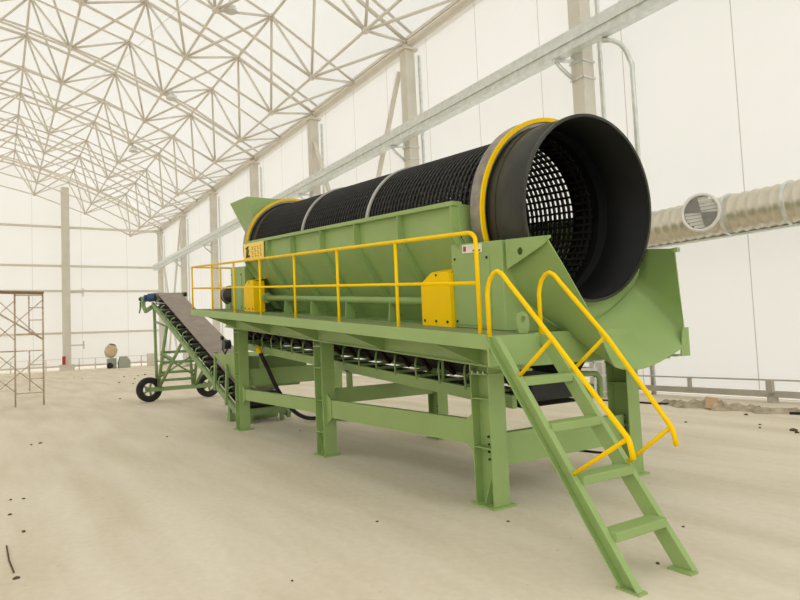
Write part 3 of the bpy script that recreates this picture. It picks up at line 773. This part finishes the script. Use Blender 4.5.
# ---- inclined conveyor
def ZB(x): return .89+.3394*(-13.6-x)
def ZR(x): return .41+.3435*(-13.3-x)
c2 = thing('inclined_conveyor', 'wheeled green conveyor with broad grey belt climbing to the left', 'conveyor', (-17,4.64,0))
xa, xb = -20.75, -12.8
MB().sheet([(xa,4.28,ZB(xa)),(xa,4.64,ZB(xa)-.01),(xa,5.0,ZB(xa))], [(xb,4.28,ZB(xb)),(xb,4.64,ZB(xb)-.02),(xb,5.0,ZB(xb))], .014).build('carrying_belt', 'belt', c2)
MB().sheet([(xa,4.3,ZB(xa)-.42),(xa,4.98,ZB(xa)-.42)], [(xb,4.3,ZB(xb)-.42),(xb,4.98,ZB(xb)-.42)], .012).build('return_belt', 'belt_dark', c2)
sb = MB(); rows = [(4.29,-.02),(4.29,-.2)]
sb.sheet([(xa+.3,4.62,ZB(xa+.3)-.03),(xa+.3,4.62,ZB(xa+.3)-.40)], [(xb,4.62,ZB(xb)-.03),(xb,4.62,ZB(xb)-.40)], .012)
sb.build('belt_guard', 'belt_dark', c2)
for y in (4.15,5.12):
    MB().beam((-20.7,y,ZR(-20.7)),(-12.4,y,ZR(-12.4)), .07, .13).build('side_rail', 'green2', c2)
x = -20.1
while x < -12.6:
    b = MB(); zr = ZR(x)+.05; zb = ZB(x)
    b.tube([(x,4.13,zr),(x-.03,4.12,zb-.22),(x+.02,4.14,zb-.1),(x+.13,4.2,zb-.06)], .018, 6)
    b.beam((x,4.15,zr+.12),(x,5.12,zr+.12), .05, .04)
    b.build('idler_bracket', 'green2', c2)
    MB().tube([(x+.08,4.2,zb-.10),(x+.08,4.6,zb-.13)], .045, 8).build('idler_roller', 'roller_red', c2)
    MB().tube([(x+.08,4.205,zb-.24),(x+.08,5.0,zb-.24)], .05, 8).build('return_roller', 'black', c2)
    x += .62
MB().cyl((-20.75,4.64,ZB(-20.75)-.16), (0,1,0), .15, .8, 24).build('head_pulley', 'belt', c2)
MB().cyl((-12.8,4.64,ZB(-12.8)-.15), (0,1,0), .13, .8, 24).build('tail_pulley', 'black', c2)
MB().box(-20.82,-20.66,5.05,5.12,ZB(-20.7)-.35,ZB(-20.7)+.02).build('bearing_bracket', 'green2', c2)
MB().cyl((-20.6,5.12,ZB(-20.6)-.02), (0,1,0), .07, .08, 14).build('far_bearing', 'black', c2)
MB().cyl((-20.55,4.1,ZB(-20.6)-.12), (.6,1,.1), .13, .2, 20).build('blue_motor', 'blue', c2)['label'] = 'blue motor'
MB().cyl((-20.64,3.94,ZB(-20.6)-.14), (.6,1,.1), .11, .06, 20).build('motor_fan_cover', 'blue', c2)
MB().tube([(-20.75,4.0,ZB(-20.75)-.12),(-21.9,4.05,ZB(-20.75)-.12)], .035, 8).tube([(-21.3,4.0,ZB(-20.75)-.1),(-21.4,4.0,2.95),(-21.0,4.0,2.75),(-20.6,4.1,2.85)], .07, 8).build('tension_bracket', 'green2', c2)
MB().cyl((-21.95,4.05,ZB(-20.75)-.12), (1,0,0), .08, .08, 12).build('tension_knob', 'motor', c2)
MB().tube([(-21.85,4.0,3.1),(-21.85,4.0,2.9),(-22.05,4.0,2.75)], .022, 6).build('handle', 'motor', c2)
for i, y in enumerate((4.16,5.11)):
    yo = 4.05 if i == 0 else 5.22
    for j, xt in enumerate((-20.55,-18.85,-17.2)):
        MB().tube([(-20.0+.1*(j-1),(yo+y)/2,.36),(xt,y,ZR(xt)-.05)], .045, 8).build('support_strut', 'green2', c2)
for j, (x, z) in enumerate(((-19.45,1.45),(-19.6,1.15),(-19.75,.85),(-19.85,.62))):
    MB().tube([(x,4.1,z),(x,5.17,z)], .04, 8).build('rung', 'green2', c2)
MB().tube([(-20.4,4.13,2.4),(-18.9,4.13,2.2)], .03, 6).build('brace', 'green2', c2)
MB().tube([(-18.0,4.13,1.25),(-19.3,4.13,1.4)], .035, 6).build('brace', 'green2', c2)
MB().tube([(-18.0,5.14,1.25),(-19.3,5.14,1.4)], .035, 6).build('brace', 'green2', c2)
MB().tube([(-19.5,4.1,1.4),(-19.8,5.15,.7)], .03, 6).tube([(-19.8,4.1,.7),(-19.5,5.15,1.4)], .03, 6).build('brace', 'green2', c2)
MB().box(-19.86,-19.74,3.84,5.6,.31,.43).build('axle_beam', 'green2', c2)
for y, o_ in ((3.86,-1),(5.6,1)):
    w_ = MB().revolve((-20,y,.365), (1,.12,0), [(-.08,.22),(-.1,.27),(-.1,.33),(-.07,.362),(.07,.362),(.1,.33),(.1,.27),(.08,.22)], 32, True, True).build('wheel', 'rubber', c2)
    MB().ringbar((-20,y,.365), (1,.12,0), .19,.225,-.05,.05, 28).build('wheel_rim', 'motor', w_)
    hb = MB().cyl((-20,y,.365), (1,.12,0), .08, .26, 16)
    for a in range(5):
        d = V((-.12*math.cos(a*2*PI/5),math.cos(a*2*PI/5),math.sin(a*2*PI/5))).normalized(); hb.beam(V((-20,y,.365)), V((-20,y,.365))+d*.2, .05, .05, (1,.12,0))
    hb.build('hub', 'green2', w_)
MB().box(-13.3,-13.1,4.1,5.15,.0,.16).build('foot', 'green2', c2)
MB().tube([(-13.2,4.15,.1),(-13.3,4.15,ZR(-13.3))], .04, 8).build('support_strut', 'green2', c2)
MB().box(-12.5,-12.4,4.25,5.05,.15,.29).box(-12.5,-12.42,4.28,4.36,0,.15).box(-12.5,-12.42,4.94,5.02,0,.15).build('foot', 'green2', c2)
MB().box(-12.72,-12.45,4.25,5.0,.34,.56).build('tail_box', 'black', c2)
for x in (-14.15,-13.35):
    MB().beam((x,4.11,ZR(x)-.1),(x+.12,4.11,ZR(x)+.75), .05, .09).build('side_post', 'green2', c2)

# ============================================================ OTHER THINGS
# scaffold
sc_ = thing('scaffold_tower', 'rusty tubular frame scaffold with a plank top at the left edge', 'scaffold', (-22.3,.5,0))
def frame(x, ya, yb, side):
    g = MB()
    g.tube([(x,ya,0),(x,ya,3.42)], .024, 8).build('upright', 'rust', sc_)
    MB().tube([(x,yb,0),(x,yb,3.42)], .024, 8).build('upright', 'rust', sc_)
    for z in (.40,1.67,2.17,3.36): MB().tube([(x,ya,z),(x,yb,z)], .018, 6).build('cross_tube', 'rust', sc_)
    ym = (ya+yb)/2; m = MB()
    m.tube([(x,ym,.45),(x,ym,1.67)], .018, 6).tube([(x,ym,2.17),(x,ym,3.36)], .018, 6)
    for z in (.82,1.24,2.6,2.98): m.tube([(x,ym,z),(x,yb,z)], .016, 6)
    m.build('ladder', 'rust', sc_)
frame(-22.3,.52,1.26,1); frame(-22.3,-1.4,-.66,1)
br = MB()
for z0, z1 in ((.45,1.55),(2.0,3.2)):
    br.tube([(-22.3,.52,z0),(-22.3,-.66,z1)], .014, 5).tube([(-22.3,.52,z1),(-22.3,-.66,z0)], .014, 5)
    br.tube([(-22.34,1.24,z0),(-22.34,.0,z1+.1)], .014, 5).tube([(-22.34,1.24,z1),(-22.34,-.1,z0-.1)], .014, 5)
br.build('cross_brace', 'rust', sc_)
MB().tube([(-22.26,1.26,2.0),(-22.26,-.66,3.35)], .03, 6).tube([(-22.26,-1.4,1.67),(-22.26,.52,1.67)], .024, 6).build('diagonal_brace', 'rust', sc_)
pk = MB().hexa([(-22.75,-1.5,3.46),(-22.1,-1.5,3.46),(-22.1,1.28,3.42),(-22.75,1.28,3.42),(-22.75,-1.5,3.52),(-22.1,-1.5,3.52),(-22.1,1.28,3.46),(-22.75,1.28,3.46)]).build('plank', 'wood')
tag(pk, 'weathered plank platform lying on top of the rusty scaffold', 'plank')
# cement mixer and box by far wall
cm = thing('concrete_mixer', 'small dusty beige concrete mixer beside the far end wall', 'mixer', (-59,8.35,0))
MB().revolve((-58.6,8.3,1.45), (.3,.2,1), [(-.55,.001),(-.5,.3),(-.15,.5),(.2,.5),(.55,.3),(.6,.28)], 20).build('mixing_drum', 'mixer', cm)
MB().beam((-58.6,8.0,0),(-58.6,8.0,1.2), .12,.12).beam((-58.6,8.7,0),(-58.6,8.7,1.2), .12,.12).box(-58.8,-58.4,8.0,8.7,.0,.85).build('stand', 'boxgrey', cm)
MB().cyl((-58.1,8.15,.25), (1,0,0), .25, .1, 16).build('wheel', 'rubber', cm)
tag(MB().plate([(-58.8,8.85,0),(-58.8,9.75,0),(-58.8,9.75,.6),(-58.8,9.5,.95),(-58.8,9.0,.95),(-58.8,8.85,.5)], (.7,0,0)).build('storage_bin', 'boxgrey'), 'pale grey bin standing right of the concrete mixer', 'bin')
tag(MB().box(-59.3,-58.8,11.3,12.0,0,1.1).build('storage_box', 'column'), 'small grey box at the foot of the far wall left of the corner column', 'box')
# storage rack near the first column
rk = thing('storage_rack', 'steel shelf rack with blue and white packages behind the green stair', 'rack', (-10.2,11.8,0))
for x in (-10.85,-9.95):
    for y in (11.6,12.0): MB().box(x-.02,x+.02,y-.02,y+.02,0,2.0).build('upright', 'galv', rk)
for z in (.12,.5,.82,1.1,1.45,1.8):
    MB().box(-10.87,-9.93,11.58,12.02,z-.02,z+.01).build('shelf', 'galv', rk)
pkobj = []
random.seed(11)
wp = MB().box(-.11,.11,-.16,.16,0,.2).build('package', 'white'); tag(wp, 'white package on the steel rack behind the stair', 'package', 'white packages on the rack')
bpk = MB().box(-.09,.09,-.15,.15,0,.17).build('package', 'pblue'); tag(bpk, 'blue package on the steel rack behind the stair', 'package', 'blue packages on the rack')
fw = fbk = True
for z in (.13,.51,.83,1.11,1.46):
    xx = -10.72
    while xx < -10.05:
        src = wp if random.random() < .5 else bpk
        first = fw if src is wp else fbk
        if first:
            o = src
            if src is wp: fw = False
            else: fbk = False
        else:
            o = src.copy(); COL.objects.link(o)
        o.location = (xx,11.78,z); o.scale.z = random.uniform(.75,1.1); xx += .235
# crumpled sheet by the wall
cr = MB(); nx, ny = 46, 10
random.seed(5)
vs = []
for i in range(nx):
    for j in range(ny):
        x = -8.1+2.75*i/(nx-1); w_ = .5*math.sin(PI*min(1,max(0,(i+.3)/nx)))**.5
        y = 11.35+.1*math.sin(i*.5)+(j/(ny-1)-.5)*w_+.08*(i/nx)
        e = math.sin(PI*j/(ny-1))
        z = e*(.04+.15*abs(math.sin(i*.9+j*.8))*random.uniform(.3,1)*math.exp(-((i-17)/10)**2)+.06*random.random())
        vs.append((x+random.uniform(-.02,.02), y+random.uniform(-.02,.02), max(.003,z)))
cr.add(vs, [(i*ny+j,(i+1)*ny+j,(i+1)*ny+j+1,i*ny+j+1) for i in range(nx-1) for j in range(ny-1)])
tag(cr.build('crumpled_sheet', 'canvas'), 'crumpled dirty beige sheeting heaped on the floor by the right wall', 'sheeting')
tag(MB().plate([(-7.0,11.12,.03),(-6.72,11.1,.02),(-6.95,11.4,.17),(-7.18,11.42,.19)], (.02,.02,.02)).build('cardboard_piece', 'card'), 'brown flap of board leaning on the crumpled sheeting', 'board')
tag(MB().tube(smooth([V((-9.6,11.2,.02)),V((-8.9,11.3,.02)),V((-8.3,11.3,.02)),V((-7.9,11.38,.02))],4), .02, 6).build('cable', 'black'), 'dark cable on the floor leading to the crumpled sheeting', 'cable')
tag(MB().tube(smooth([V((-5.6,11.3,.025)),V((-5.2,11.45,.025)),V((-4.4,11.6,.025)),V((-3.5,11.6,.025))],4), .025, 6).build('cable', 'black'), 'dark cable on the floor right of the crumpled sheeting', 'cable')
tag(MB().tube(smooth([V((-8.6,6.3,.015)),V((-7.4,6.6,.015)),V((-6.2,6.4,.015)),V((-5.2,6.6,.015))],4), .015, 6).build('cable', 'black'), 'thin black cable on the floor beneath the machine', 'cable')
# rod lying on floor
tag(MB().tube([(-6.35,.075,.008),(-5.9,.085,.008),(-5.55,.11,.008)], .006, 6).build('wire_offcut', 'stone'), 'thin brown wire offcut on the floor at the lower left', 'wire')
# stones
def stone():
    m = MB(); pr = []
    n = 7
    vs = [(0,0,0)]
    rings = []
    for j, (z, r) in enumerate(((0,.022),(.012,.026),(.022,.014))):
        for k in range(n):
            a = 2*PI*k/n; q = r*random.uniform(.75,1.2); rings.append((q*math.cos(a),q*math.sin(a),z))
    rings.append((0,0,.026))
    fs = [(j*n+k, j*n+(k+1)%n, (j+1)*n+(k+1)%n, (j+1)*n+k) for j in range(2) for k in range(n)]
    fs += [(2*n+k, 2*n+(k+1)%n, 3*n) for k in range(n)]+[tuple(reversed(range(n)))]
    m.add(rings, fs); return m.build('stone_chip', 'stone')
s0 = stone(); tag(s0, 'small dark stone chip lying on the dusty floor', 'stone', 'stone chips on the floor')
spots = [(-12.93,0.53,1.0),(-13.00,0.67,1.3),(-8.30,0.14,0.8),(-8.25,0.26,0.8),(-7.55,0.12,0.9),(-6.75,0.21,0.9),(-5.41,0.12,1.0),(-4.09,1.67,0.5),(-4.89,2.80,0.6),(-11.91,2.58,1.0),(-40.12,7.52,4.0),(-39.34,6.99,3.0),(-39.24,6.23,3.5),(-35.75,6.20,2.5),(-32.69,4.96,3.0),(-30.86,5.27,2.5),(-22.20,3.39,2.0),(-42.61,3.99,2.0),(-40.33,4.18,2.0),(-6.33,9.49,1.1),(-5.37,9.93,1.0),(-5.22,9.65,1.0),(-4.75,9.67,2.2),(-4.64,9.52,1.6),(-6.09,10.85,1.5),(-3.14,4.58,0.6),(-2.78,3.75,0.7),(-4.15,3.65,0.6),(-10.04,6.37,0.8),(-8.28,5.95,1.2),(-7.27,6.72,0.8),(-10.64,4.59,0.8)]
for i, (x, y, s_) in enumerate(spots):
    o = s0 if i == 0 else s0.copy()
    if i: COL.objects.link(o)
    o.location = (x,y,0); k_ = .7 if x < -20 else .9; o.scale = (s_*1.1*k_,s_*.8*k_,s_*.8*k_); o.rotation_euler.z = i*1.3

# ============================================================ LIGHT, CAMERA
sc0 = bpy.context.scene
wd = bpy.data.worlds.new('world'); sc0.world = wd; wd.use_nodes = True
bg = wd.node_tree.nodes['Background']; bg.inputs['Color'].default_value = (1.0,1.0,1.0,1); bg.inputs['Strength'].default_value = 1.0
cam = bpy.data.cameras.new('camera'); co_ = bpy.data.objects.new('camera', cam); COL.objects.link(co_)
yw, pt_, rl = -1.00028,.0578576,-.04408018
cy, sy, cp, sp, crr, srr = math.cos(yw), math.sin(yw), math.cos(pt_), math.sin(pt_), math.cos(rl), math.sin(rl)
f_ = V((sy*cp,cy*cp,sp)); rt = V((cy,-sy,0)); up = rt.cross(f_)
r2 = rt*crr+up*srr; u2 = -rt*srr+up*crr
mt = Matrix((r2,u2,-f_)).transposed().to_4x4(); mt.translation = V((0,0,1.6))
co_.matrix_world = mt
cam.sensor_width = 36; cam.lens = 633.98/800*36; cam.clip_end = 500
sc0.camera = co_
sc0.view_settings.view_transform = 'Standard'; sc0.view_settings.look = 'None'; sc0.view_settings.gamma = 1
sc0.view_settings.exposure = .5; sc0.view_settings.use_curve_mapping = False
sc0.cycles.max_bounces = 10; sc0.cycles.diffuse_bounces = 6; sc0.cycles.transmission_bounces = 8
